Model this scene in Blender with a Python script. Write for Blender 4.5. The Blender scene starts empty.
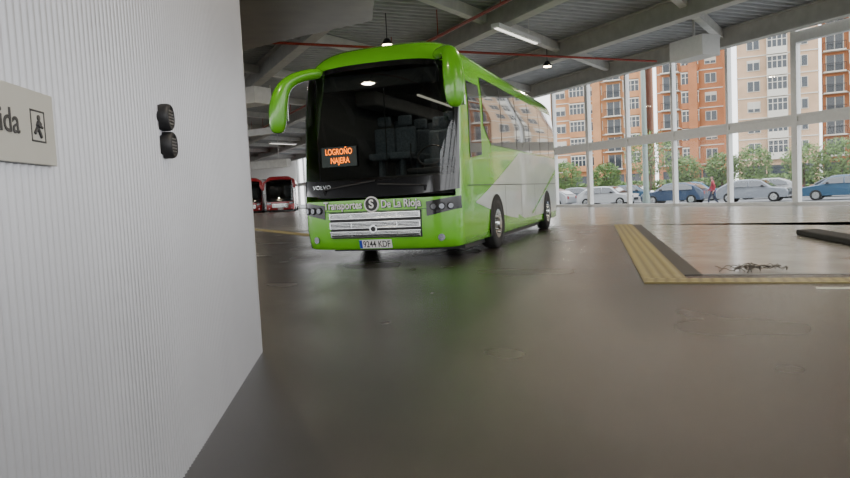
import bpy, bmesh, math, random
from mathutils import Vector, Matrix
random.seed(7)
S=bpy.context.scene
COL=S.collection

# ------------------------------------------------------------ materials
def new_mat(name):
    m=bpy.data.materials.new(name); m.use_nodes=True
    return m, m.node_tree, m.node_tree.nodes['Principled BSDF']
def mat(name,col,rough=.5,metal=0,coat=0,noise=0,nscale=8,bump=0,bscale=40,spec=.5,emit=None,estr=0):
    m,nt,b=new_mat(name)
    b.inputs['Base Color'].default_value=(*col,1)
    b.inputs['Roughness'].default_value=rough
    b.inputs['Metallic'].default_value=metal
    b.inputs['Coat Weight'].default_value=coat
    b.inputs['Coat Roughness'].default_value=.04
    b.inputs['Specular IOR Level'].default_value=spec
    tc=nt.nodes.new('ShaderNodeTexCoord')
    if noise:
        n=nt.nodes.new('ShaderNodeTexNoise'); n.inputs['Scale'].default_value=nscale; n.inputs['Detail'].default_value=6
        r=nt.nodes.new('ShaderNodeValToRGB')
        r.color_ramp.elements[0].position=.3; r.color_ramp.elements[1].position=.7
        r.color_ramp.elements[0].color=(*[c*(1-noise) for c in col],1)
        r.color_ramp.elements[1].color=(*[min(1,c*(1+noise)) for c in col],1)
        nt.links.new(tc.outputs['Object'],n.inputs['Vector'])
        nt.links.new(n.outputs['Fac'],r.inputs['Fac']); nt.links.new(r.outputs['Color'],b.inputs['Base Color'])
    if bump:
        n2=nt.nodes.new('ShaderNodeTexNoise'); n2.inputs['Scale'].default_value=bscale; n2.inputs['Detail'].default_value=4
        bp=nt.nodes.new('ShaderNodeBump'); bp.inputs['Strength'].default_value=bump; bp.inputs['Distance'].default_value=.02
        nt.links.new(tc.outputs['Object'],n2.inputs['Vector'])
        nt.links.new(n2.outputs['Fac'],bp.inputs['Height']); nt.links.new(bp.outputs['Normal'],b.inputs['Normal'])
    if emit:
        b.inputs['Emission Color'].default_value=(*emit,1); b.inputs['Emission Strength'].default_value=estr
    return m
def glass_mat(name,tint,refl=1.5):
    m=bpy.data.materials.new(name); m.use_nodes=True; nt=m.node_tree; nt.nodes.clear()
    o=nt.nodes.new('ShaderNodeOutputMaterial'); mx=nt.nodes.new('ShaderNodeMixShader')
    t=nt.nodes.new('ShaderNodeBsdfTransparent'); t.inputs[0].default_value=(*tint,1)
    g=nt.nodes.new('ShaderNodeBsdfGlossy'); g.inputs['Roughness'].default_value=.02
    f=nt.nodes.new('ShaderNodeFresnel'); f.inputs[0].default_value=refl
    nt.links.new(f.outputs[0],mx.inputs[0]); nt.links.new(t.outputs[0],mx.inputs[1]); nt.links.new(g.outputs[0],mx.inputs[2]); nt.links.new(mx.outputs[0],o.inputs[0])
    return m

M={}
M['green']=mat('bus_green_paint',(.15,.52,.016),.26,0,.8,noise=.04,nscale=2)
M['silver']=mat('bus_silver_paint',(.56,.60,.56),.34,.1,.6,noise=.03,nscale=2)
M['black']=mat('gloss_black',(.006,.006,.007),.12,0,.6)
M['rubber']=mat('rubber',(.015,.015,.015),.8,noise=.3,nscale=20)
M['chrome']=mat('chrome',(.70,.72,.72),.13,1)
M['dark']=mat('dark_plastic',(.02,.02,.022),.5,noise=.1)
M['white']=mat('white_paint',(.8,.8,.78),.4,noise=.03)
M['lens']=mat('headlight_lens',(.22,.23,.25),.08,.7,1)
M['seat']=mat('seat_fabric',(.15,.18,.21),.8,noise=.3,nscale=30)
M['liner']=mat('bus_liner',(.07,.072,.07),.8,noise=.1)
M['wscreen']=glass_mat('windscreen_glass',(.46,.50,.48),1.7)
M['sideglass']=mat('side_glass',(.02,.022,.025),.02,0,1,spec=1)
M['led']=mat('led_amber',(1,.25,.02),.5,emit=(1,.18,.004),estr=7)
M['redp']=mat('red_paint',(.32,.015,.02),.3,0,.8,noise=.05)
M['steel']=mat('beam_paint',(.56,.55,.51),.5,noise=.1,nscale=3)
M['steel2']=mat('beam_paint_light',(.72,.71,.67),.45,noise=.08,nscale=3)
M['deck']=mat('roof_deck',(.42,.43,.44),.45,.2,noise=.12,nscale=2)
M['soffit']=mat('soffit_panel',(.22,.19,.16),.3,.4,noise=.15,nscale=1.5)
M['pipe']=mat('sprinkler_red',(.34,.04,.02),.4,noise=.1)
M['frame']=mat('window_frame',(.68,.68,.66),.4,.2,noise=.04)
M['pane']=glass_mat('window_glass',(.95,.96,.96),1.25)

# ------------------------------------------------------------ mesh helpers
def mkobj(name,verts,faces,mats,fm=None,parent=None,smooth=False,loc=None,rot=None):
    me=bpy.data.meshes.new(name); me.from_pydata([tuple(v) for v in verts],[],faces)
    for m in (mats if isinstance(mats,(list,tuple)) else [mats]): me.materials.append(m)
    if fm:
        for p,i in zip(me.polygons,fm): p.material_index=i
    if smooth:
        for p in me.polygons: p.use_smooth=True
    me.update()
    o=bpy.data.objects.new(name,me); COL.objects.link(o)
    if parent: o.parent=parent
    if loc: o.location=loc
    if rot: o.rotation_euler=rot
    return o
def empty(name,loc=(0,0,0),rz=0):
    e=bpy.data.objects.new(name,None); COL.objects.link(e); e.location=loc; e.rotation_euler=(0,0,rz); e.empty_display_size=.2
    return e
class MB:
    def __init__(s): s.v=[]; s.f=[]; s.m=[]
    def box(s,x0,x1,y0,y1,z0,z1,mi=0):
        b=len(s.v)
        s.v+= [(x0,y0,z0),(x1,y0,z0),(x1,y1,z0),(x0,y1,z0),(x0,y0,z1),(x1,y0,z1),(x1,y1,z1),(x0,y1,z1)]
        for f in [(0,3,2,1),(4,5,6,7),(0,1,5,4),(1,2,6,5),(2,3,7,6),(3,0,4,7)]:
            s.f.append(tuple(b+i for i in f)); s.m.append(mi)
    def beam(s,p,q,w,h,mi=0):
        p=Vector(p);q=Vector(q);d=(q-p).normalized(); up=Vector((0,0,1))
        if abs(d.z)>.95: up=Vector((0,1,0))
        a=d.cross(up).normalized(); c=a.cross(d).normalized(); b=len(s.v)
        for e in (p,q):
            for sx,sz in ((-1,-1),(1,-1),(1,1),(-1,1)):
                s.v.append(tuple(e+a*sx*w/2+c*sz*h/2))
        for f in [(0,1,2,3),(7,6,5,4),(0,4,5,1),(1,5,6,2),(2,6,7,3),(3,7,4,0)]:
            s.f.append(tuple(b+i for i in f)); s.m.append(mi)
    def cyl(s,p,q,r,n=16,mi=0,r2=None):
        p=Vector(p);q=Vector(q);d=(q-p).normalized(); up=Vector((0,0,1))
        if abs(d.z)>.95: up=Vector((0,1,0))
        a=d.cross(up).normalized(); c=a.cross(d).normalized(); b=len(s.v); r2=r if r2 is None else r2
        for e,rr in ((p,r),(q,r2)):
            for i in range(n):
                t=2*math.pi*i/n; s.v.append(tuple(e+a*rr*math.cos(t)+c*rr*math.sin(t)))
        for i in range(n):
            j=(i+1)%n; s.f.append((b+i,b+j,b+n+j,b+n+i)); s.m.append(mi)
        s.f.append(tuple(b+i for i in reversed(range(n)))); s.m.append(mi)
        s.f.append(tuple(b+n+i for i in range(n))); s.m.append(mi)
    def obj(s,name,mats,parent=None,bevel=0,smooth=False,loc=None,rot=None):
        o=mkobj(name,s.v,s.f,mats,s.m,parent,smooth,loc,rot)
        bm=bmesh.new(); bm.from_mesh(o.data); bmesh.ops.recalc_face_normals(bm,faces=bm.faces); bm.to_mesh(o.data); bm.free()
        if bevel:
            md=o.modifiers.new('bevel','BEVEL'); md.width=bevel; md.segments=3; md.limit_method='ANGLE'
        return o
def loft(name,secs,material,parent,n=16,sub=1):
    v=[];f=[]
    for c,a,b in secs:
        c=Vector(c);a=Vector(a);b=Vector(b)
        for i in range(n):
            t=2*math.pi*i/n; v.append(c+a*math.cos(t)+b*math.sin(t))
    for k in range(len(secs)-1):
        for i in range(n):
            j=(i+1)%n; f.append((k*n+i,k*n+j,(k+1)*n+j,(k+1)*n+i))
    f.append(tuple(reversed(range(n)))); f.append(tuple((len(secs)-1)*n+i for i in range(n)))
    o=mkobj(name,v,f,material,parent=parent,smooth=True)
    bm=bmesh.new(); bm.from_mesh(o.data); bmesh.ops.recalc_face_normals(bm,faces=bm.faces); bm.to_mesh(o.data); bm.free()
    if sub:
        m=o.modifiers.new('s','SUBSURF'); m.levels=sub; m.render_levels=sub
    return o
def text(name,body,size,material,parent,loc,rot,align='CENTER',ext=.002,bold=0,sx=1):
    c=bpy.data.curves.new(name,'FONT'); c.body=body; c.size=size; c.align_x=align; c.align_y='CENTER'; c.extrude=ext; c.offset=bold
    c.materials.append(material)
    o=bpy.data.objects.new(name,c); COL.objects.link(o); o.parent=parent; o.location=loc; o.rotation_euler=rot; o.scale=(sx,1,1)
    return o

# ------------------------------------------------------------ camera
cam=bpy.data.cameras.new('camera'); co=bpy.data.objects.new('camera',cam); COL.objects.link(co)
cam.sensor_width=36; cam.lens=28.8; cam.clip_end=500; cam.clip_start=.05
co.matrix_world=Matrix.Translation((0,0,1.15))@Matrix.Rotation(math.radians(90-3.78),4,'X')@Matrix.Rotation(-.05,4,'Z')
S.camera=co

# ------------------------------------------------------------ world (overcast)
w=bpy.data.worlds.new('overcast_sky'); S.world=w; w.use_nodes=True; nt=w.node_tree
bg=nt.nodes['Background']; tc=nt.nodes.new('ShaderNodeTexCoord'); sp=nt.nodes.new('ShaderNodeSeparateXYZ'); rp=nt.nodes.new('ShaderNodeValToRGB')
rp.color_ramp.elements[0].position=0; rp.color_ramp.elements[0].color=(.98,.98,.98,1)
rp.color_ramp.elements[1].position=.8; rp.color_ramp.elements[1].color=(.86,.92,1,1)
nt.links.new(tc.outputs['Generated'],sp.inputs[0]); nt.links.new(sp.outputs['Z'],rp.inputs['Fac']); nt.links.new(rp.outputs['Color'],bg.inputs['Color'])
bg.inputs['Strength'].default_value=3.6

# ------------------------------------------------------------ hall frame
ORG=Vector((8.02,39.9,0)); ANG=math.atan2(-.906,.423)
dv=Vector((.423,-.906,0)); nv=Vector((.906,.423,0))
def H(x,y,z=0): return ORG+dv*x+nv*y+Vector((0,0,z))

# floor
mf,ntf,bf=new_mat('asphalt_floor')
tcf=ntf.nodes.new('ShaderNodeTexCoord')
n1=ntf.nodes.new('ShaderNodeTexNoise'); n1.inputs['Scale'].default_value=.7; n1.inputs['Detail'].default_value=10; n1.inputs['Roughness'].default_value=.7
r1=ntf.nodes.new('ShaderNodeValToRGB'); r1.color_ramp.elements[0].position=.25; r1.color_ramp.elements[0].color=(.024,.0210,.0185,1); r1.color_ramp.elements[1].position=.78; r1.color_ramp.elements[1].color=(.052,.0455,.039,1)
n2=ntf.nodes.new('ShaderNodeTexNoise'); n2.inputs['Scale'].default_value=75; n2.inputs['Detail'].default_value=6; n2.inputs['Roughness'].default_value=.75
n3=ntf.nodes.new('ShaderNodeTexNoise'); n3.inputs['Scale'].default_value=.6; n3.inputs['Detail'].default_value=2
r3=ntf.nodes.new('ShaderNodeMapRange'); r3.inputs['From Min'].default_value=.25; r3.inputs['From Max'].default_value=.75; r3.inputs['To Min'].default_value=.20; r3.inputs['To Max'].default_value=.30
bp=ntf.nodes.new('ShaderNodeBump'); bp.inputs['Strength'].default_value=.42; bp.inputs['Distance'].default_value=.010
for n in (n1,n2,n3): ntf.links.new(tcf.outputs['Object'],n.inputs['Vector'])
ntf.links.new(n1.outputs['Fac'],r1.inputs['Fac']); ntf.links.new(r1.outputs['Color'],bf.inputs['Base Color'])
ntf.links.new(n3.outputs['Fac'],r3.inputs['Value']); ntf.links.new(r3.outputs['Result'],bf.inputs['Roughness'])
ntf.links.new(n2.outputs['Fac'],bp.inputs['Height']); ntf.links.new(bp.outputs['Normal'],bf.inputs['Normal'])
bf.inputs['Specular IOR Level'].default_value=.45
def slab(name,pts,z0,z1,material,parent=None):
    n=len(pts); v=[(p[0],p[1],z0) for p in pts]+[(p[0],p[1],z1) for p in pts]
    f=[tuple(reversed(range(n))),tuple(range(n,2*n))]+[(i,(i+1)%n,n+(i+1)%n,n+i) for i in range(n)]
    o=mkobj(name,v,f,material,parent=parent)
    bm=bmesh.new(); bm.from_mesh(o.data); bmesh.ops.recalc_face_normals(bm,faces=bm.faces); bm.to_mesh(o.data); bm.free()
    return o
fl=[H(-62,.3),H(-62,-60),H(60,-60),H(60,.3)]
FLOOR=slab('floor',fl,-.5,0,mf)
mlight=mat('polished_concrete',(.29,.285,.27),.22,noise=.2,nscale=1.3,bump=.05,bscale=12)
P1b=Vector((5.78,18.97,0)); P2b=Vector((3.14,8.28,0))
b2=Vector((.937,-.35,0)); bl=Vector((-.84,.54,0))
L0=P1b+bl*52
slab('concrete_apron',[P2b+Vector((.12,0,0)),P2b+b2*34,H(59,-.13),H(-59.5,-.13),L0,P1b+Vector((.12,0,0))],0,.008,mlight,FLOOR)
mt,ntt,bt=new_mat('tactile_yellow')
tct=ntt.nodes.new('ShaderNodeTexCoord'); vo=ntt.nodes.new('ShaderNodeTexWave'); vo.inputs['Scale'].default_value=2.6; vo.bands_direction='X'
vo2=ntt.nodes.new('ShaderNodeTexWave'); vo2.inputs['Scale'].default_value=2.6; vo2.bands_direction='Y'
mu=ntt.nodes.new('ShaderNodeMath'); mu.operation='MULTIPLY'
rr=ntt.nodes.new('ShaderNodeValToRGB'); rr.color_ramp.elements[0].color=(.20,.16,.055,1); rr.color_ramp.elements[1].color=(.44,.37,.15,1); rr.color_ramp.elements[1].position=.6
for q in (vo,vo2): ntt.links.new(tct.outputs['Object'],q.inputs['Vector'])
ntt.links.new(vo.outputs['Fac'],mu.inputs[0]); ntt.links.new(vo2.outputs['Fac'],mu.inputs[1]); ntt.links.new(mu.outputs[0],rr.inputs['Fac']); ntt.links.new(rr.outputs['Color'],bt.inputs['Base Color'])
bpt=ntt.nodes.new('ShaderNodeBump'); bpt.inputs['Distance'].default_value=.01; ntt.links.new(mu.outputs[0],bpt.inputs['Height']); ntt.links.new(bpt.outputs['Normal'],bt.inputs['Normal'])
bt.inputs['Roughness'].default_value=.45
def band(name,p,dirv,length,width,material,z=.012,side=1):
    a=math.atan2(dirv[1],dirv[0]); m=MB(); m.box(0,length,0,width*side,0,z) if side>0 else m.box(0,length,-width,0,0,z)
    return m.obj(name,[material],loc=(p[0],p[1],0),rot=(0,0,a))
b1=Vector((.2425,.970,0))
band('trim_1',(2.49,7.75),b1,12.0,.5,mt,side=-1)
band('trim_2',(2.49,7.75),b2,30,.36,mt,z=.014,side=1)
band('trim_3',(-3.4,20.9),Vector((-.45,.893,0)),12,.45,mt,z=.012,side=-1)
mdk=mat('dark_joint',(.03,.028,.025),.5,noise=.2)
band('trim_4',(3.13,8.25),b1,11.0,.22,mdk,z=.010,side=-1)
mwl=mat('white_line',(.6,.58,.5),.5,noise=.2,nscale=20)
band('trim_5',(3.93,6.80),b2,3,.09,mwl,z=.006)

slab('street_ground',[(-200,-150),(250,-150),(250,250),(-200,250)],-1.2,-.5+.1,mat('street_asphalt',(.20,.20,.20),.8,noise=.15,nscale=1))

# roof deck
v=[];f=[];x=-62.;cols=[]
while x<40:
    for dx,dz in ((0,0),(.14,0),(.2,.16),(.34,.16)): cols.append((x+dx,dz))
    x+=.4
for cx,cz in cols: v+=[H(cx,-60,7.3+cz),H(cx,.4,7.3+cz)]
for i in range(len(cols)-1): f.append((2*i,2*i+1,2*i+3,2*i+2))
CEIL=mkobj('ceiling',v,f,M['deck'])
beams=MB()
for y in (-.6,-6.2,-11.8,-17.4,-23,-28.6,-34.2,-39.8,-45.4):
    beams.beam(H(-61,y,7.27),H(39,y,7.27),.42,.05); beams.beam(H(-61,y,6.92),H(39,y,6.92),.05,.7,0); beams.beam(H(-61,y,6.56),H(39,y,6.56),.42,.06)
beams.obj('roof_beams',[M['steel']],CEIL)
qd=Vector((.55,.835,0))
sec=MB()
for x in range(-58,62,7):
    a=H(x,-.3,7.1)
    L=min(62,60/abs(qd.dot(nv)))
    sec.beam(a-qd*L*.8,a,.28,.36,0)
sec.obj('roof_purlins',[M['steel2']],CEIL)
pp=MB()
for y in (-13.6,-24.5):
    pp.cyl(H(-58,y,6.40),H(36,y,6.40),.05,10)
    for x in range(-56,36,4): pp.cyl(H(x,y,6.42),H(x,y,7.3),.015,6)
a=H(10,-24.5,6.4); b=H(10,-2,6.4); pp.cyl(a,b,.045,8)
pp.obj('sprinkler_pipes',[M['pipe']],CEIL)
slab('canopy_soffit',[(-.6,12.5),(-1.0,16.6),(-3.2,18.0),(-8.0,21.5),(-16,18),(-14,12.5)],5.35,5.85,M['soffit'],CEIL)
hg=MB()
for x,y in ((-2,14),(-7,19),(-12,15)): hg.cyl((x,y,5.85),(x,y,7.3),.06,10)
hg.obj('canopy_hangers',[M['steel2']],CEIL)
du=MB(); du.beam((-9.2,31,5.7),(-6.6,29.4,5.7),1.0,.7); du.beam((-16,46,5.9),(-8.6,31,5.9),.5,.5); du.cyl((-8,30.4,6.1),(-8,30.4,7.3),.05,8)
du.beam((-22,60,5.4),(-13,42,5.4),.9,.8); du.beam((-10.5,38,4.9),(-7.2,36,4.9),.35,.35); du.beam((-19,66,4.6),(-12,62,4.6),.6,.7)
for x,y,z in ((-10,37.7,4.9),(-7.8,36.4,4.9),(-18,65.4,4.6),(-13,62.6,4.6)): du.cyl((x,y,z),(x,y,7.3),.04,8)
du.obj('ventilation_duct',[M['steel2']],CEIL,bevel=.03)
du=MB(); 
pc=H(13.6,-3.6,6.1); du.beam(pc-dv*.8,pc+dv*.8,.9,.75); du.cyl(pc,pc+Vector((0,0,1.2)),.05,8)
du.obj('ventilation_unit',[M['white']],CEIL,bevel=.04)
mem=mat('lamp_tube',(1,1,1),.5,emit=(1,.95,.85),estr=2)
def tube_lamp(c,d,L):
    e=empty('fluorescent_lamp',c)
    m=MB(); m.beam(-d*L/2,d*L/2,.3,.14); m.obj('housing',[M['white']],e,bevel=.01)
    m=MB(); m.beam(-d*(L/2-.05)+Vector((0,0,-.08)),d*(L/2-.05)+Vector((0,0,-.08)),.10,.03); m.obj('tube',[mem],e)
    m=MB(); m.cyl(Vector((0,0,.05))+d*L*.3,Vector((0,0,7.3-c[2]))+d*L*.3,.01,6); m.cyl(Vector((0,0,.05))-d*L*.3,Vector((0,0,7.3-c[2]))-d*L*.3,.01,6); m.obj('hanger_rods',[M['steel']],e)
tube_lamp((3.4,23.0,6.3),qd,3.2)
tube_lamp((-12,60,6.2),qd,3.2)
mb=mat('lamp_disc',(1,1,1),.5,emit=(1,.82,.5),estr=25)
for p in ((-.95,23.4),(-8,24),(5.5,29),(-1,38),(-14,52),(3,13),(-5,8),(9,8),(-20,70),(9,17),(2,2)):
    z=6.2
    e=empty('high_bay_lamp',(p[0],p[1],z))
    m=MB(); m.cyl((0,0,.05),(0,0,.25),.2,24,0,.08); m.cyl((0,0,.25),(0,0,1.1),.015,6,0); m.obj('shade',[M['dark']],e)
    m=MB(); m.cyl((0,0,.02),(0,0,.05),.16,24); m.obj('diffuser',[mb],e)
    l=bpy.data.lights.new('bulb','AREA'); l.shape='DISK'; l.size=.4; l.energy=170; l.color=(1,.86,.66)
    lo=bpy.data.objects.new('bulb',l); COL.objects.link(lo); lo.parent=e; lo.location=(0,0,-.02)

# window wall
we=empty('window_1',ORG,ANG)
fr=MB(); ts=[-.3+3.08*k for k in range(-19,14)]
for i,t in enumerate(ts):
    ww=.13 if (i%4!=0) else .24
    fr.box(t-ww/2,t+ww/2,-.12,.12,0,7.3)
x0,x1=ts[0],ts[-1]
fr.box(x0,x1,-.10,.10,3.05,3.2); fr.box(x0,x1,-.10,.10,3.38,3.48); fr.box(x0,x1,-.05,.05,3.2,3.38)
fr.box(x0,x1,-.12,.12,0,.14); fr.box(x0,x1,-.12,.12,7.1,7.3)
fr.box(15.2,x1,-.14,.14,6.15,6.55)
fr.obj('frame',[M['frame']],we)
mkobj('glazing',[(x0,0,.1),(x1,0,.1),(x1,0,7.2),(x0,0,7.2)],[(0,1,2,3)],M['pane'],parent=we)
fw=MB(); fw.box(-60,-59.6,-60,.4,-.5,7.25,0)
WB=fw.obj('wall_back',[mat('plaster_white',(.66,.65,.62),.7,noise=.05)],loc=ORG,rot=(0,0,ANG))
fw=MB()
for y in (-6,-14,-22,-30): fw.box(-59.6,-59.5,y-3,y+3,0,4.2,0)
fw.obj('shutter_doors',[mat('shutter_dark',(.08,.085,.09),.5,noise=.1)],WB)

# ------------------------------------------------------------ left ribbed wall
WD=Vector((-.094,1,0)).normalized(); wa=math.atan2(WD.y,WD.x)
we2=Vector((-1.31,5.16,0)); wl=8.0
mw,ntw,bw=new_mat('ribbed_metal_cladding')
bw.inputs['Roughness'].default_value=.30; bw.inputs['Metallic'].default_value=.4
tw=ntw.nodes.new('ShaderNodeTexCoord'); nw=ntw.nodes.new('ShaderNodeTexNoise'); nw.inputs['Scale'].default_value=1.2
rw=ntw.nodes.new('ShaderNodeValToRGB'); rw.color_ramp.elements[0].color=(.40,.40,.415,1); rw.color_ramp.elements[1].color=(.53,.53,.55,1)
ntw.links.new(tw.outputs['Object'],nw.inputs['Vector']); ntw.links.new(nw.outputs['Fac'],rw.inputs['Fac']); ntw.links.new(rw.outputs['Color'],bw.inputs['Base Color'])
per=.036; v=[];f=[]; N=int(wl/per*8)
for i in range(N+1):
    x=-wl*i/N; ph=(x/per)*2*math.pi
    y=-.020*(1-abs(math.sin(ph/2))**1.0)
    v+=[(x,y,0),(x,y,6.2)]
for i in range(N): f.append((2*i,2*i+1,2*i+3,2*i+2))
wallE=empty('wall_left',we2,wa)
mkobj('cladding',v,f,mw,parent=wallE,smooth=True)
m=MB(); m.box(-wl,-.001,.002,.35,0,6.2); m.box(-.03,.004,-.020,.352,0,6.2); m.obj('core',[mat('wall_trim',(.50,.50,.52),.4,.3,noise=.03)],wallE)
def wx(Y): return (Y-5.16)/WD.y
sg=empty('exit_sign',we2,wa)
ms=mat('sign_panel',(.52,.52,.48),.4,noise=.02); msd=mat('sign_ink',(.05,.05,.055),.5)
m=MB(); m.box(wx(.95),wx(1.818),-.030,-.019,1.272,1.456); m.obj('panel',[ms],sg,bevel=.002)
text('label','Salida',.082,msd,sg,(wx(1.628),-.0315,1.366),(math.pi/2,0,0),'RIGHT',.0006,.0006)
m=MB(); a,b,z0,z1=wx(1.686),wx(1.762),1.328,1.408; t=.0045; k_=-.031
m.box(a,b,k_,k_+.002,z0,z0+t); m.box(a,b,k_,k_+.002,z1-t,z1); m.box(a,a+t,k_,k_+.002,z0,z1); m.box(b-t,b,k_,k_+.002,z0,z1)
m.cyl((a+.042,k_+.001,z1-.019),(a+.042,k_-.0015,z1-.019),.0075,12)
m.beam((a+.040,k_,z1-.03),(a+.032,k_,z0+.038),.013,.013); m.beam((a+.032,k_,z0+.038),(a+.050,k_,z0+.012),.007,.007); m.beam((a+.032,k_,z0+.038),(a+.015,k_,z0+.02),.007,.007)
m.beam((a+.040,k_,z1-.034),(a+.060,k_,z1-.043),.005,.005)
m.obj('exit_pictogram',[msd],sg)
mgr=mat('speaker_grille',(.16,.16,.165),.35,.3)
def speaker(Y,z):
    e=empty('wall_speaker',we2+WD*wx(Y)+Vector((0,0,z)),wa)
    prof=[(.054,-.008),(.057,-.024),(.057,-.045),(.053,-.056),(.048,-.060),(.045,-.054),(.042,-.052),(.0,-.050)]
    n=40; v=[];f=[]
    for r,y in prof[:-1]:
        for i in range(n):
            t=2*math.pi*i/n; v.append((r*math.cos(t),y,r*math.sin(t)))
    for k in range(len(prof)-2):
        for i in range(n): j=(i+1)%n; f.append((k*n+i,k*n+j,(k+1)*n+j,(k+1)*n+i))
    v.append((0,-.05,0)); c=len(v)-1; k=len(prof)-2
    for i in range(n): f.append((k*n+i,k*n+(i+1)%n,c))
    mkobj('housing',v,f,M['dark'],parent=e,smooth=True)
    m=MB()
    for q in (-.026,-.013,0,.013,.026):
        hh=math.sqrt(.040**2-q*q); m.box(-hh,hh,-.057,-.050,q-.0028,q+.0028)
    m.obj('grille_bars',[mgr],e)
    m=MB(); m.box(-.03,.03,-.012,.0,-.03,.03); m.obj('mount_plate',[M['dark']],e)
speaker(2.88,1.524); speaker(2.90,1.410)

# ------------------------------------------------------------ coach
BL=10.75; BD=.5; BN=3.4; HW=1.475
def hw(z): return HW-(.02 if z<.5 else 0)-(.11*((z-2.7)/1.0)**1.4 if z>2.7 else 0)
def yf(z): return .11*max(0,z-1.1)+.10*max(0,z-2.7)**2+.25*max(0,.5-z)
def fpt(fx,z,off=0,inset=0):
    def P(q):
        q=max(-1,min(1,q)); g=(1-abs(q)**BN)**(1/BN); return Vector(((hw(z)-inset)*q, yf(z)+inset*.7+BD*(1-g), z))
    p=P(fx)
    if off:
        e=.004; t=P(min(1,fx+e))-P(max(-1,fx-e)); n=Vector((t.y,-t.x,0)).normalized(); p=p+n*off
    return p
def thfx(th): return math.copysign(abs(math.sin(th))**(2/BN),th)
def fxth(fx): return math.copysign(math.asin(min(1,abs(fx)**(BN/2))),fx)
def ftext(name,body,size,material,parent,x,z,off,bold=0,sx=1,align='CENTER'):
    c=bpy.data.curves.new('t','FONT'); c.body=body; c.size=size; c.align_x=align; c.align_y='CENTER'; c.offset=bold; c.resolution_u=6
    o=bpy.data.objects.new('t',c); COL.objects.link(o)
    dg=bpy.context.evaluated_depsgraph_get(); me=bpy.data.meshes.new_from_object(o.evaluated_get(dg)); bpy.data.objects.remove(o)
    for vv in me.vertices:
        X=x+vv.co.x*sx; Z=z+vv.co.y; p=fpt(X/HW,Z,off); vv.co=p
    me.materials.clear(); me.materials.append(material)
    ob=bpy.data.objects.new(name,me); COL.objects.link(ob); ob.parent=parent
    return ob

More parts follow.
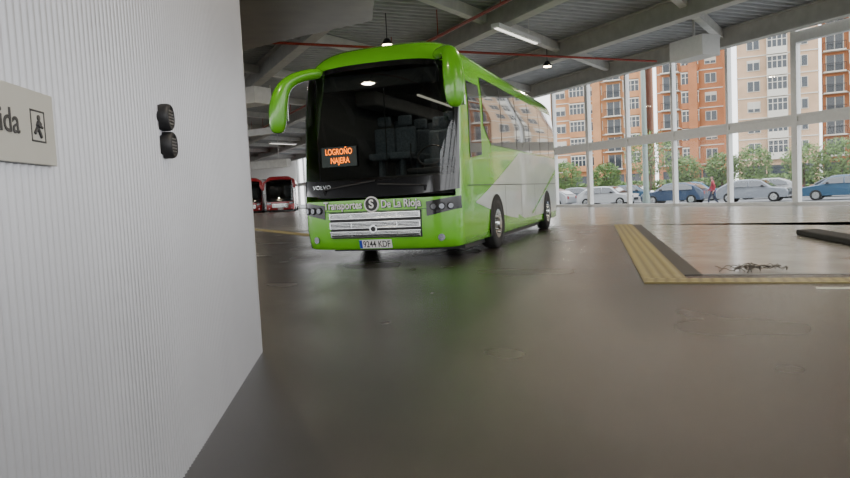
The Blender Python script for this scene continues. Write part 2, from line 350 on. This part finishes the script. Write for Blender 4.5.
def coach(name,loc,rz,paint,detail=True):
    E=empty(name,loc,rz)
    levels=[(.24,.06),(.27,.0),(.4,0),(.6,0),(.85,0),(1.1,0),(1.45,0),(1.8,0),(2.15,0),(2.5,0),(2.8,0),(3.05,0),(3.25,0),(3.38,.015)]
    for k in range(1,9):
        a=math.pi/2*k/8; levels.append((3.38+.44*math.sin(a),.015+.5*(1-math.cos(a))))
    NF=48; ring=[]
    def ringpts(z,ins):
        pts=[]
        for i in range(NF+1):
            th=-math.pi/2+math.pi*i/NF; pts.append(fpt(thfx(th),z,0,ins))
        h=hw(z)-ins; yr=BL-ins*.6-(.08*max(0,z-1.5)); ys=pts[-1].y
        NS=14
        for i in range(1,NS): pts.append(Vector((h,ys+(yr-.3-ys)*i/NS,z)))
        for i in range(13):
            t=math.pi*i/12; c=math.cos(t); s_=math.sin(t)
            pts.append(Vector((h*math.copysign(abs(c)**.4,c),yr-.3+.3*abs(s_)**.5,z)))
        for i in range(1,NS): pts.append(Vector((-h,yr-.3+(ys-(yr-.3))*i/NS,z)))
        return pts
    v=[];f=[]
    for z,ins in levels: ring.append(ringpts(z,ins))
    n=len(ring[0])
    for r in ring: v+=r
    for k in range(len(levels)-1):
        zm=(levels[k][0]+levels[k+1][0])/2
        for i in range(n):
            if i<NF and 1.25<=zm<=3.35:
                fx=thfx(-math.pi/2+math.pi*(i+.5)/NF)
                if abs(fx)<.95: continue
            j=(i+1)%n; f.append((k*n+i,k*n+j,(k+1)*n+j,(k+1)*n+i))
    b=len(v); v+=ring[-1]; f.append(tuple(b+i for i in range(n)))
    b=len(v); v+=ring[0]; f.append(tuple(b+i for i in reversed(range(n))))
    o=mkobj('body',v,f,paint,parent=E,smooth=True)
    o.data.polygons[-1].use_smooth=False; o.data.polygons[-2].use_smooth=False
    def fpatch(nm,fx0,fx1,zlo,zhi,nx,nz,off,mats,mf_=None,thick=False):
        v=[];f=[];fm=[]; t0,t1=fxth(fx0),fxth(fx1)
        for i in range(nx+1):
            fx=thfx(t0+(t1-t0)*i/nx); a=zlo(fx) if callable(zlo) else zlo; c=zhi(fx) if callable(zhi) else zhi
            for k in range(nz+1): v.append(fpt(fx,a+(c-a)*k/nz,off))
        for i in range(nx):
            for k in range(nz):
                q=i*(nz+1)+k; f.append((q,q+nz+1,q+nz+2,q+1)); fm.append(mf_(i,k) if mf_ else 0)
        return mkobj(nm,v,f,mats,fm,E,True)
    zlo=lambda fx:1.14+.08*fx*fx
    zhi=lambda fx:3.46-.05*fx*fx-.14*fx**6
    fpatch('windscreen',-.985,.985,zlo,zhi,60,24,.012,[M['black'],M['wscreen']],lambda i,k:0 if (k<3 or k>22 or i<4 or i>55) else 1)
    m=MB(); m.box(-1.33,-1.30,.6,BL-1,1.2,3.4); m.box(1.30,1.33,.6,BL-1,1.2,3.4); m.box(-1.3,1.3,.45,BL-1,1.15,1.2); m.box(-1.25,1.25,.9,BL-1,3.35,3.38); m.box(-1.3,1.3,BL-1,BL-.95,1.2,3.4)
    m.obj('interior_liner',[M['liner']],E)
    m=MB(); m.box(-1.2,1.2,.55,.95,1.2,1.5); m.box(.35,1.15,.7,1.1,1.5,1.62); m.obj('dashboard',[M['dark']],E,bevel=.05)
    m=MB()
    def seat(x,y,z):
        m.box(x-.23,x+.23,y,y+.45,z+.35,z+.5); m.box(x-.23,x+.23,y+.38,y+.52,z+.45,z+1.05); m.box(x-.16,x+.16,y+.40,y+.5,z+1.08,z+1.3); m.box(x-.05,x+.05,y+.1,y+.3,z,z+.36)
    seat(.72,1.25,1.3)
    for r in range(6):
        for x in (-1.0,-.52,.52,1.0): seat(x,2.6+r*.95,1.55)
    m.obj('seats',[M['seat']],E,bevel=.05)
    if detail:
        m=MB(); m.box(-.42,-.38,3.6,8.5,3.31,3.35); m.box(.38,.42,3.6,8.5,3.31,3.35)
        m.obj('saloon_lights',[mat('saloon_lamp',(1,1,1),.5,emit=(1,.9,.75),estr=.6)],E)
        l=bpy.data.lights.new('cabin_fill','AREA'); l.size=.5; l.energy=8; l.color=(1,.92,.8)  # fill light added so the dim interior shows through the windscreen
        lo=bpy.data.objects.new('cabin_fill',l); COL.objects.link(lo); lo.parent=E; lo.location=(0,1.4,3.3)
        l=bpy.data.lights.new('cabin_fill','AREA'); l.shape='RECTANGLE'; l.size=.4; l.size_y=4; l.energy=9; l.color=(1,.92,.8)  # second added fill light, over the passenger seats
        lo=bpy.data.objects.new('cabin_fill_rear',l); COL.objects.link(lo); lo.parent=E; lo.location=(0,4.6,3.3)
        m=MB(); m.box(-1.27,-.8,2.2,8.8,3.0,3.3); m.box(.8,1.27,2.2,8.8,3.0,3.3); m.obj('luggage_racks',[mat('rack_grey',(.16,.16,.16),.6,noise=.05)],E,bevel=.05)
        m=MB(); m.cyl((-.1,.95,1.2),(-.1,.95,3.3),.010,10); m.cyl((.28,1.2,1.2),(.28,1.2,2.1),.012,10); m.obj('grab_rails',[M['dark']],E)
        m=MB(); m.box(-1.1,1.1,.50,.58,3.05,3.33); m.obj('sun_visor',[M['dark']],E,bevel=.02)
        v=[];f=[];A=28;B=8
        for i in range(A):
            t=2*math.pi*i/A
            for k in range(B):
                p=2*math.pi*k/B; r=.24+.018*math.cos(p); v.append((r*math.cos(t),r*math.sin(t),.018*math.sin(p)))
        for i in range(A):
            for k in range(B): f.append((i*B+k,((i+1)%A)*B+k,((i+1)%A)*B+(k+1)%B,i*B+(k+1)%B))
        mkobj('steering_wheel',v,f,M['dark'],parent=E,smooth=True,loc=(.72,1.05,1.85),rot=(math.radians(50),0,0))
        m=MB(); m.box(-1.10,-.40,.30,.38,1.70,2.07); m.obj('led_sign_box',[M['black']],E,bevel=.01)
        text('led_line_a','LOGROÑO',.150,M['led'],E,(-.75,.29,1.97),(math.pi/2,0,0),ext=.002,bold=.001,sx=.70)
        text('led_line_b','NAJERA',.150,M['led'],E,(-.73,.29,1.815),(math.pi/2,0,0),ext=.002,bold=.001,sx=.72)
        m=MB()
        for a,b in (((-.9,1.3),(.05,1.42)),((.9,1.3),(.1,1.36))):
            pa=fpt(a[0]/1.42,a[1],.05); pb=fpt(b[0]/1.42,b[1],.04); m.cyl(pa,pb,.014,8); m.cyl(pa,fpt(a[0]/1.42,a[1]-.08,.0),.025,10)
        m.obj('wipers',[M['dark']],E)
    def bar(nm,x0,x1,z0,z1,mm,off=.03,bev=.01,d=.04):
        v=[];f=[];nx=14
        for i in range(nx+1):
            x=x0+(x1-x0)*i/nx
            for zz in (z0,z1): v.append(fpt(x/HW,zz,off))
            for zz in (z0,z1): v.append(fpt(x/HW,zz,off-d))
        for i in range(nx):
            a=4*i;b=a+4; f+=[(a,b,b+1,a+1),(a+1,b+1,b+3,a+3),(a,a+2,b+2,b),(a+2,a+3,b+3,b+2)]
        f+=[(0,1,3,2),(4*nx,4*nx+2,4*nx+3,4*nx+1)]
        o=mkobj(nm,v,f,mm,parent=E); md=o.modifiers.new('b','BEVEL'); md.width=bev; md.segments=2; md.limit_method='ANGLE'; md.angle_limit=.8
    bar('grille_recess',-.86,.86,.44,.90,M['dark'],.012)
    for nm,za,zb in (('grille_upper',.775,.885),('grille_main_a',.61,.735),('grille_main_b',.455,.575)):
        bar(nm+'_rim_top',-.84,.84,zb-.026,zb,M['chrome'],.055,.006)
        bar(nm+'_rim_bottom',-.84,.84,za,za+.026,M['chrome'],.055,.006)
        h=(zb-za-.052)
        for k in range(3):
            z_=za+.026+h*(k+.5)/3
            bar(nm+'_slat_%d'%k,-.83,.83,z_-.006,z_+.006,M['chrome'],.04,.002,.02)
        for xx in (-.84,-.42,.42,.82): bar(nm+'_post',xx,xx+.02,za,zb,M['chrome'],.05,.003)
    m=MB(); m.cyl((0,-.045,.60),(0,-.065,.60),.07,24); m.obj('badge',[M['chrome']],E)
    m=MB(); m.cyl((0,-.06,.60),(0,-.068,.60),.045,24); m.obj('badge_centre',[M['dark']],E)
    bar('plate',-.30,.30,.265,.415,M['white'],.05,.004)
    ftext('plate_text','9244 KDF',.155,M['dark'],E,.028,.334,.054,bold=.002,sx=.80)
    bar('plate_band',-.297,-.245,.27,.41,mat('plate_blue',(.01,.04,.4),.4),.053,.001,.01)
    bar('bumper_seam',-1.25,1.25,.905,.915,M['dark'],.004,.001,.02)
    for s in (-1,1):
        fx0,fx1=(.64,.992)
        a,b=(s*fx0,s*fx1) if s>0 else (-fx1,-fx0)
        fpatch('headlight',a,b,(lambda fx:.79+.10*(abs(fx)-.66)/.33),(lambda fx:1.03+.07*(abs(fx)-.66)/.33),10,4,.012,[M['black']])
        for fx in (.72,.81,.90):
            p=fpt(s*fx,.94,.02); q=fpt(s*fx,.94,.035)
            m=MB(); m.cyl(p,q,.062,20,0,.055); m.obj('headlamp_ring',[M['dark']],E,smooth=False)
            r=fpt(s*fx,.94,.042); m=MB(); m.cyl(q,r,.044,20); m.obj('headlamp_lens',[M['lens']],E)
        p=fpt(s*.80,.42,.005); q=fpt(s*.80,.42,.03); m=MB(); m.cyl(p,q,.06,18); m.obj('fog_lamp',[M['lens']],E)
    if detail:
        wt=M['white']
        for nm,bd,x0,al in (('lettering_left','Transportes',-.21,'RIGHT'),('lettering_right','De La Rioja',.14,'LEFT')):
            ftext(nm+'_outline',bd,.185,M['dark'],E,x0+.008,1.008,.010,bold=.009,sx=.82,align=al)  # dark outline printed behind the white letters
            ftext(nm,bd,.185,wt,E,x0,1.015,.014,bold=.003,sx=.82,align=al)
        m=MB(); m.cyl((-.03,.0,1.02),(-.03,-.02,1.02),.135,32,0); m.obj('logo_disc',[M['white']],E)
        m=MB(); m.cyl((-.03,-.02,1.02),(-.03,-.024,1.02),.112,32,0); m.obj('logo_disc_inner',[M['dark']],E)
        ftext('logo_letter','S',.2,M['white'],E,-.03,1.02,.028,bold=.006)
        ftext('badge_lettering','VOLVO',.090,M['chrome'],E,-1.0,1.345,.016,bold=.003,sx=1.3)
    def spatch(nm,s,y0,y1,zlo,zhi,ny,nz,off,mm):
        v=[];f=[]
        for i in range(ny+1):
            y=y0+(y1-y0)*i/ny; a=zlo(y) if callable(zlo) else zlo; c=zhi(y) if callable(zhi) else zhi
            for k in range(nz+1):
                z=a+(c-a)*k/nz; v.append((s*(hw(z)+off),y,z))
        for i in range(ny):
            for k in range(nz):
                q=i*(nz+1)+k; ff=(q,q+nz+1,q+nz+2,q+1); f.append(ff if s>0 else ff[::-1])
        return mkobj(nm,v,f,mm,parent=E,smooth=True)
    for s in (-1,1):
        spatch('driver_window',s,.95,1.75,lambda y:1.75+.1*(y-.95),lambda y:3.1,6,8,.010,M['sideglass'])
        spatch('side_window_band',s,1.95,BL-.5,lambda y:2.05+.35*max(0,1-(y-1.95)/.5),lambda y:3.30,30,8,.008,M['sideglass'])
        for y in (3.4,4.9,6.4,7.9,9.3): spatch('window_seam',s,y,y+.03,2.06,3.27,1,8,.012,M['dark'])
        if detail:
            def lo(y): t=(y-1.2)/(BL-1.2); return .95-.5*math.sin(min(1,t*1.9)*math.pi/2)
            def hi(y): t=(y-1.2)/(BL-1.2); return .97+1.04*min(1,(t*2.4))**1.1
            spatch('livery_swoosh',s,1.2,BL-.35,lo,hi,40,10,.006,M['silver'])
            def lo2(y): t=(y-6.5)/(BL-6.5); return .5+1.2*t
            def hi2(y): t=(y-6.5)/(BL-6.5); return .56+1.25*t
            spatch('livery_stripe',s,6.5,BL-.35,lo2,hi2,20,4,.009,paint)
        for y in (3.55,5.2,6.9): spatch('luggage_seam',s,y,y+.02,.35,1.25,1,4,.010,M['dark'])
        spatch('skirt_seam',s,.7,BL-.4,1.26,1.275,10,1,.010,M['dark'])
        for wy in (2.76,8.75):
            R=.60; v=[(s*(HW+.013),wy,.48)]; n=28; f=[]
            a0=-math.asin((.48-.26)/R)
            for i in range(n+1):
                t=a0+(math.pi-2*a0)*i/n; v.append((s*(HW+.013),wy+R*math.cos(t),.48+R*math.sin(t)))
            for i in range(n): f.append((0,i+1,i+2))
            mkobj('wheel_arch',v,f,M['rubber'],parent=E)
            v=[];f=[];n=36; xs=HW+.02
            pr=[(.47,-.28),(.49,-.25),(.49,-.03),(.47,0),(.33,.012),(.30,.0),(.285,-.02)]
            for r,x in pr:
                for i in range(n):
                    t=2*math.pi*i/n; v.append((s*(xs+x),wy+r*math.cos(t),.49+r*math.sin(t)))
            for k in range(len(pr)-1):
                for i in range(n): j=(i+1)%n; f.append((k*n+i,k*n+j,(k+1)*n+j,(k+1)*n+i))
            mkobj('tyre',v,f,M['rubber'],parent=E,smooth=True)
            m=MB(); m.cyl((s*(xs-.02),wy,.49),(s*(xs+.006),wy,.49),.29,28); m.cyl((s*(xs+.006),wy,.49),(s*(xs+.05),wy,.49),.13,20,0,.10)
            for i in range(10):
                t=2*math.pi*i/10; m.cyl((s*(xs+.006),wy+.19*math.cos(t),.49+.19*math.sin(t)),(s*(xs+.03),wy+.19*math.cos(t),.49+.19*math.sin(t)),.018,8)
            m.obj('wheel_rim',[M['chrome']],E)
    m=MB(); m.box(-1.3,1.3,1.0,BL-.6,.14,.26); m.box(-1.4,1.4,2.66,2.86,.42,.56); m.box(-1.4,1.4,8.65,8.85,.42,.56); m.obj('chassis',[M['dark']],E)
    for s in (-1,1):
        m=MB(); m.box(s*1.2-.08,s*1.2+.08,BL-.03,BL+.02,.9,1.5); m.obj('tail_lamp',[M['redp']],E,bevel=.02)
    m=MB(); m.box(-.6,.6,BL*.45,BL*.45+1.8,3.78,3.94); m.obj('roof_unit',[paint],E,bevel=.08)
    def mirror(s,pts):
        secs=[]
        for i,(p,a,b) in enumerate(pts):
            q0=Vector(pts[max(0,i-1)][0]); q1=Vector(pts[min(len(pts)-1,i+1)][0]); d=(q1-q0).normalized()
            bx=Vector((0,1,0)); ax=d.cross(bx).normalized(); by=ax.cross(d).normalized()
            secs.append((p,ax*a,by*b))
        loft('mirror_arm',secs,paint,E,14,2)
    mirror(-1,[((-1.02,.44,3.40),.10,.12),((-1.24,.17,3.36),.10,.12),((-1.44,-.02,3.26),.11,.12),((-1.56,-.10,3.12),.14,.13),((-1.63,-.14,2.92),.17,.14),((-1.67,-.14,2.68),.18,.15),((-1.69,-.14,2.45),.16,.13),((-1.69,-.14,2.33),.10,.07)])
    mirror(1,[((1.10,.42,3.46),.10,.12),((1.36,.15,3.47),.11,.12),((1.50,-.05,3.40),.14,.12),((1.56,-.14,3.24),.17,.13),((1.58,-.16,3.0),.18,.14),((1.59,-.16,2.78),.18,.14),((1.59,-.16,2.60),.15,.12),((1.59,-.16,2.50),.08,.07)])
    for s,xx in ((-1,-1.66),(1,1.58)):
        m=MB(); y=-.02
        m.box(xx-.13,xx+.13,y,y+.015,2.55,3.0); m.obj('mirror_glass',[M['chrome']],E,bevel=.01)
    return E
BR=-math.atan2(.34,.94)
coach('coach_bus',(-.85,11.62,0),BR,M['green'])
coach('coach_bus.001',(-15.2,72.5,.0),math.radians(8),M['redp'],False)
coach('coach_bus.002',(-18.9,73.4,.0),math.radians(8),M['redp'],False)
coach('coach_bus.003',(-23.5,76,.0),math.radians(8),mat('maroon_paint',(.12,.02,.02),.3,0,.6),False)

# ------------------------------------------------------------ kerb & cable debris
kb=MB(); kb.beam((7.3,12.95,.065),(6.75,10.2,.065),.40,.11); kb.obj('wheel_stop_kerb',[M['rubber']],bevel=.03)
cu=bpy.data.curves.new('cable_tangle','CURVE'); cu.dimensions='3D'; cu.bevel_depth=.004
for k in range(20):
    sp_=cu.splines.new('POLY'); n=10; sp_.points.add(n-1); x=3.98+random.uniform(-.2,.2); y=8.35+random.uniform(-.1,.1); a=random.uniform(0,6.28)
    for i in range(n):
        x+=math.cos(a)*.05; y+=math.sin(a)*.04; a+=random.uniform(-.7,.7); sp_.points[i].co=(x,y,.015+.05*abs(math.sin(i*.9+k)),1)
cu.materials.append(mat('cable_brown',(.06,.05,.04),.7,noise=.2)); ob=bpy.data.objects.new('cable_tangle',cu); COL.objects.link(ob)

# ------------------------------------------------------------ outside: buildings
mbr=mat('brick_tan',(.55,.27,.125),.85,noise=.14,nscale=.6)
mbr2=mat('brick_pale',(.62,.42,.27),.85,noise=.12,nscale=.6)
mbr3=mat('brick_red',(.48,.20,.09),.85,noise=.14,nscale=.6)
mcon=mat('render_white',(.70,.66,.57),.7,noise=.05)
mgl=mat('flat_window_glass',(.04,.05,.06),.08,0,.3)
mblind=mat('roller_blind',(.62,.58,.5),.7)
def building(loc,rz,W,floors,brick,style,trimc=None):
    E=empty('apartment_building',loc,rz); fh=2.75; Hh=floors*fh+4; trimc=trimc or mcon
    m=MB(); m.box(0,W,0,14,0,Hh,0)
    for k in range(floors):
        z=4+k*fh; m.box(-.05,W+.05,-.10,0,z-.14,z+.0,1)
    m.box(-.2,W+.2,-.3,14.2,Hh,Hh+.8,1)
    if style!=1:
        m.box(W*.48,W*.48+1.2,-1.2,0,0,Hh,0); m.box(W*.97,W,-1.2,0,0,Hh,0)
    m.obj('facade',[brick,trimc],E)
    m=MB(); bay=2.8; n=int(W/bay); off=(W-n*bay)/2
    for k in range(floors):
        z=4+k*fh
        for i in range(n):
            cx=off+bay*(i+.5); typ=((0,1,3,2,1,0,2)[i%7]) if style==0 else ((i%2) if style==1 else (2,1,0,3,1)[i%5])
            if typ==1:
                m.box(cx-1.2,cx+1.2,-.9,0,z-.15,z+.75,0 if style==1 else 3)
                m.box(cx-1.15,cx+1.15,-.8,0,z+.75,z+2.3,1)
                for q in (-1.15,-.58,0,.58,1.15): m.box(cx+q-.05,cx+q+.05,-.87,-.8,z+.75,z+2.3,0)
                m.box(cx-1.15,cx+1.15,-.86,-.8,z+1.65,z+1.73,0)
                m.box(cx-1.23,cx+1.23,-.95,0,z+2.28,z+2.48,0)
            elif typ==2:
                m.box(cx-1.3,cx+1.3,-1.1,0,z-.16,z+.02,0)
                m.box(cx-.95,cx+.95,-.06,-.0,z+.02,z+2.2,1); m.box(cx-.05,cx+.05,-.10,-.06,z,z+2.2,0)
                m.box(cx-1.05,cx-.95,-.10,0,z,z+2.3,0); m.box(cx+.95,cx+1.05,-.10,0,z,z+2.3,0)
                m.box(cx-1.3,cx+1.3,-1.1,-1.04,z+.98,z+1.06,4)
                for q in range(11): m.box(cx-1.3+.26*q-.02,cx-1.3+.26*q+.02,-1.09,-1.05,z,z+1,4)
            else:
                w=.7 if typ==0 else .95
                m.box(cx-w-.09,cx+w+.09,-.08,0,z+.71,z+2.15,0)
                bl_=random.random()
                m.box(cx-w,cx+w,-.12,-.08,z+.8,z+2.08,1)
                if bl_>.5: m.box(cx-w,cx+w,-.135,-.12,z+2.08-1.1*random.random(),z+2.08,2)
                m.box(cx-.05,cx+.05,-.15,-.12,z+.8,z+2.08,0)
    for i in range(n):
        cx=off+bay*(i+.5); m.box(cx-1.3,cx+1.3,-.06,0,.3,3.1,1)
    m.obj('windows_and_bays',[trimc,mgl,mblind,brick,M['dark']],E)
ba=math.radians(-25)
building((21.5,112,-.4),ba,14.5,13,mbr,0)
building((36.1,104,-.4),ba,9.5,13,mbr3,2)
building((43.2,93,-.4),ba,9.6,14,mbr2,1)
building((54.2,92,-.4),math.radians(-30),14,13,mbr3,2)
building((67.5,84.5,-.4),math.radians(-30),26,13,mbr,0)

# trees
mleaf=mat('leaf_green',(.125,.205,.055),.7,noise=.4,nscale=3)
mbark=mat('bark',(.12,.09,.06),.9,noise=.3,nscale=10)
def tree(x,y,h,r,nm='street_tree'):
    E=empty(nm,(x,y,-.4)); m=MB(); m.cyl((0,0,0),(0,0,h),.12,10,0,.07)
    for k in range(6):
        a=k*1.05; m.cyl((0,0,h*.75),(r*.6*math.cos(a),r*.6*math.sin(a),h+r*.3),.04,6,0,.015)
    m.obj('trunk',[mbark],E)
    v=[];f=[]
    for k in range(1300):
        u=Vector((random.gauss(0,1),random.gauss(0,1),random.gauss(0,1))).normalized()*r*(.55+.5*random.random()**.5)*(1+.12*math.sin(5*k))
        c=Vector((u.x,u.y,u.z*.9+h+r*.1)); s=.10+.09*random.random()
        a=Vector((random.gauss(0,1),random.gauss(0,1),random.gauss(0,1))).normalized(); b_=a.orthogonal().normalized()
        b=len(v); v+=[c-a*s,c+b_*s*.5,c+a*s,c-b_*s*.5]; f.append((b,b+1,b+2,b+3))
    mkobj('foliage',v,f,mleaf,parent=E)
for r_,h,rad in ((.21,2.4,1.5),(.27,2.2,1.3),(.335,3.9,2.2),(.385,2.4,1.3),(.44,2.4,1.3),(.485,2.6,1.5),(.56,2.5,1.5),(.615,2.6,1.6),(.68,2.6,1.5)):
    Y=78/(1+.795*r_); tree(r_*Y,Y,h,rad)
v=[];f=[]
for k in range(9000):
    t=random.random(); c=Vector((12+t*40,86-t*26,-.4+random.random()*1.8)); c.x+=random.uniform(-.5,.5); c.y+=random.uniform(-.6,.6); s=.2
    a=Vector((random.gauss(0,1),random.gauss(0,1),random.gauss(0,1))).normalized(); b_=a.orthogonal().normalized(); b=len(v); v+=[c-a*s,c+b_*s*.6,c+a*s,c-b_*s*.6]; f.append((b,b+1,b+2,b+3))
mkobj('hedge',v,f,mleaf)
E=empty('street_lamp',(14.1,43,-.4)); m=MB(); m.cyl((0,0,0),(0,0,11),.18,16,0,.13); m.cyl((0,0,0),(0,0,.8),.26,16,0,.22); m.beam((0,0,10.9),(1.8,-.4,11.3),.12,.12); m.obj('pole',[mat('galvanised',(.28,.34,.31),.5,.4,noise=.05)],E)
m=MB(); m.box(1.5,2.4,-.65,-.25,11.2,11.4); m.obj('lamp_head',[M['dark']],E,bevel=.05)

# cars
def car(x,y,rz,col):
    E=empty('parked_car',(x,y,-.4),rz)
    cp=mat('car_paint',col,.3,.1,1,noise=.02)
    prof=[(-2.1,.35),(-2.12,.62),(-2.0,.82),(-1.2,.93),(-.55,1.38),(-.1,1.46),(.8,1.45),(1.45,1.25),(1.95,.95),(2.08,.8),(2.1,.4),(2.0,.28),(-2.0,.28)]
    secs=[(-.86,.97),(-.80,1.0),(.80,1.0),(.86,.97)]
    v=[];f=[];n=len(prof)
    for yy,sc in secs:
        for px,pz in prof:
            q=yy
            if pz>1: q=yy*(1-.25*(pz-.9)/.5)
            v.append((px*sc,q,.28+(pz-.28)*sc))
    for k in range(3):
        for i in range(n): j=(i+1)%n; f.append((k*n+i,k*n+j,(k+1)*n+j,(k+1)*n+i))
    f.append(tuple(reversed(range(n)))); f.append(tuple(3*n+i for i in range(n)))
    o=mkobj('body',v,f,cp,parent=E)
    bm=bmesh.new(); bm.from_mesh(o.data); bmesh.ops.recalc_face_normals(bm,faces=bm.faces); bm.to_mesh(o.data); bm.free()
    md=o.modifiers.new('b','BEVEL'); md.width=.06; md.segments=3; md.limit_method='ANGLE'; md.angle_limit=.5
    m=MB()
    for s in (-1,1):
        def sq(pz): return s*(.87*(1-.25*(pz-.9)/.5) if pz>1 else .875)
        for poly in ([(-1.0,.98),(-.5,1.34),(.12,1.38),(.12,.98)],[(.18,.98),(.18,1.38),(.78,1.37),(1.3,1.18),(1.4,.98)]):
            b=len(m.v); m.v+=[(p,sq(z)+s*.012,z) for p,z in poly]; m.f.append(tuple(b+i for i in range(len(poly)))); m.m.append(0)
    for (xa,za),(xb,zb) in (((-1.2,.95),(-.6,1.36)),((1.45,1.24),(1.9,.99))):
        b=len(m.v); off=.02; m.v+=[(xa-off*(1 if xa<0 else -1),-.66,za+off),(xb-off*(1 if xa<0 else -1),-.58,zb+off),(xb-off*(1 if xa<0 else -1),.58,zb+off),(xa-off*(1 if xa<0 else -1),.66,za+off)]; m.f.append((b,b+1,b+2,b+3)); m.m.append(0)
    m.obj('glass',[M['sideglass']],E)
    m=MB()
    for wx_ in (-1.3,1.3):
        for s in (-1,1):
            m.cyl((wx_,s*.68,.32),(wx_,s*.885,.32),.32,20,0); m.cyl((wx_,s*.885,.32),(wx_,s*.90,.32),.2,16,1)
    m.obj('wheels',[M['rubber'],M['chrome']],E)
    m=MB()
    for s in (-1,1):
        m.box(-2.12,-2.0,s*.6-.14,s*.6+.14,.62,.76,0); m.box(2.0,2.11,s*.65-.1,s*.65+.1,.65,.85,1); m.box(-.75,-.6,s*.98-.1,s*.98+.02,.95,1.07,2)
    m.box(-2.14,-2.05,-.35,.35,.42,.58,2)
    m.obj('lamps_and_mirrors',[M['lens'],M['redp'],M['dark']],E)
rd=Vector((.78,-.62,0)); ra=math.atan2(-.62,.78)
cols=[(.40,.41,.42),(.55,.55,.55),(.03,.06,.12),(.24,.26,.29),(.02,.08,.15),(.03,.14,.26),(.45,.45,.45),(.04,.05,.06)]
p0=Vector((9.6,52.5,0))
for i in range(7):
    p=p0+rd*(i*4.9); car(p.x,p.y,ra+random.uniform(-.04,.04)+(math.pi if i%2 else 0),cols[i])
p0=Vector((13,58,0))
for i in range(7):
    p=p0+rd*(i*5.0); car(p.x,p.y,ra+(math.pi if i%3 else 0),cols[(i+3)%8])

# ------------------------------------------------------------ pedestrian
def pedestrian(loc,rz):
    E=empty('pedestrian',loc,rz)
    J={'pel':(0,0,.95),'sp':(0,.0,1.15),'ch':(0.01,0,1.35),'nk':(.02,0,1.50),'hd0':(.03,0,1.57),'hd1':(.035,0,1.66),'hd2':(.03,0,1.74),
       'hl':(0,.09,.90),'kl':(.20,.10,.50),'al':(.26,.10,.10),'tl':(.42,.10,.05),
       'hr':(0,-.09,.90),'kr':(-.04,-.10,.49),'ar':(-.32,-.10,.14),'tr':(-.20,-.10,.045),
       'sl':(.0,.18,1.42),'el':(-.14,.24,1.14),'wl':(-.06,.25,.90),'pl':(-.03,.25,.82),
       'sr':(.0,-.18,1.42),'er':(.10,-.24,1.14),'wr':(.26,-.24,.96),'pr':(.32,-.24,.90)}
    R={'pel':.15,'sp':.135,'ch':.155,'nk':.06,'hd0':.075,'hd1':.098,'hd2':.075,'hl':.095,'kl':.062,'al':.045,'tl':.035,'hr':.095,'kr':.062,'ar':.045,'tr':.035,
       'sl':.075,'el':.052,'wl':.036,'pl':.033,'sr':.075,'er':.052,'wr':.036,'pr':.033}
    ks=list(J); E_=[('pel','sp'),('sp','ch'),('ch','nk'),('nk','hd0'),('hd0','hd1'),('hd1','hd2'),('pel','hl'),('hl','kl'),('kl','al'),('al','tl'),('pel','hr'),('hr','kr'),('kr','ar'),('ar','tr'),('ch','sl'),('sl','el'),('el','wl'),('wl','pl'),('ch','sr'),('sr','er'),('er','wr'),('wr','pr')]
    me=bpy.data.meshes.new('b'); me.from_pydata([J[k] for k in ks],[(ks.index(a),ks.index(b)) for a,b in E_],[])
    o=bpy.data.objects.new('tmp',me); COL.objects.link(o)
    sk=o.modifiers.new('skin','SKIN'); 
    for i,k in enumerate(ks): me.skin_vertices[0].data[i].radius=(R[k],R[k]*(.8 if k in('sp','ch','pel') else 1)); me.skin_vertices[0].data[i].use_root=(k=='pel')
    sb=o.modifiers.new('s','SUBSURF'); sb.levels=2; sb.render_levels=2
    dg=bpy.context.evaluated_depsgraph_get(); m2=bpy.data.meshes.new_from_object(o.evaluated_get(dg)); bpy.data.objects.remove(o)
    m2.materials.clear()
    skin=mat('skin',(.55,.33,.24),.6)
    for mm in (mat('jacket_red',(.36,.04,.06),.8,noise=.1),mat('trousers_navy',(.03,.035,.06),.8,noise=.1),skin,mat('hair_brown',(.05,.03,.02),.7),mat('shoe',(.03,.03,.03),.6)): m2.materials.append(mm)
    for p in m2.polygons:
        c=p.center; p.use_smooth=True; i=0
        if c.z<.12: i=4
        elif c.z<.90 and abs(c.y)<.19: i=1
        if abs(c.y)>.19 and c.z<.93: i=2
        if c.z>1.50: i=2
        if c.z>1.50 and (c.z>1.70 or c.x<.0): i=3
        p.material_index=i
    b=bpy.data.objects.new('body',m2); COL.objects.link(b); b.parent=E
    m=MB(); m.cyl((.12,0,1.645),(.145,0,1.63),.018,8,0,.012)
    for s in (-1,1): m.cyl((.04,s*.09,1.65),(.04,s*.105,1.65),.025,10)
    m.box(.118,.128,-.03,.03,1.592,1.602); m.obj('face_features',[skin],E)
    m=MB()
    for s in (-1,1): m.cyl((.112,s*.035,1.665),(.126,s*.035,1.665),.011,8)
    m.obj('eyes',[M['dark']],E)
    m=MB()
    for bx,by,bz in ((-.03,.25,.82),(.32,-.24,.90)):
        for k in range(4): 
            y=by-.03+.02*k; m.cyl((bx,y,bz),(bx+.01,y,bz-.06),.009,6); m.cyl((bx+.01,y,bz-.06),(bx-.005,y,bz-.09-.005*(k%2)),.008,6)
        m.cyl((bx+.02,by,bz+.01),(bx+.05,by,bz-.045),.010,6)
    m.obj('fingers',[skin],E)
pedestrian((16.7,39.2,-.4),math.radians(150))
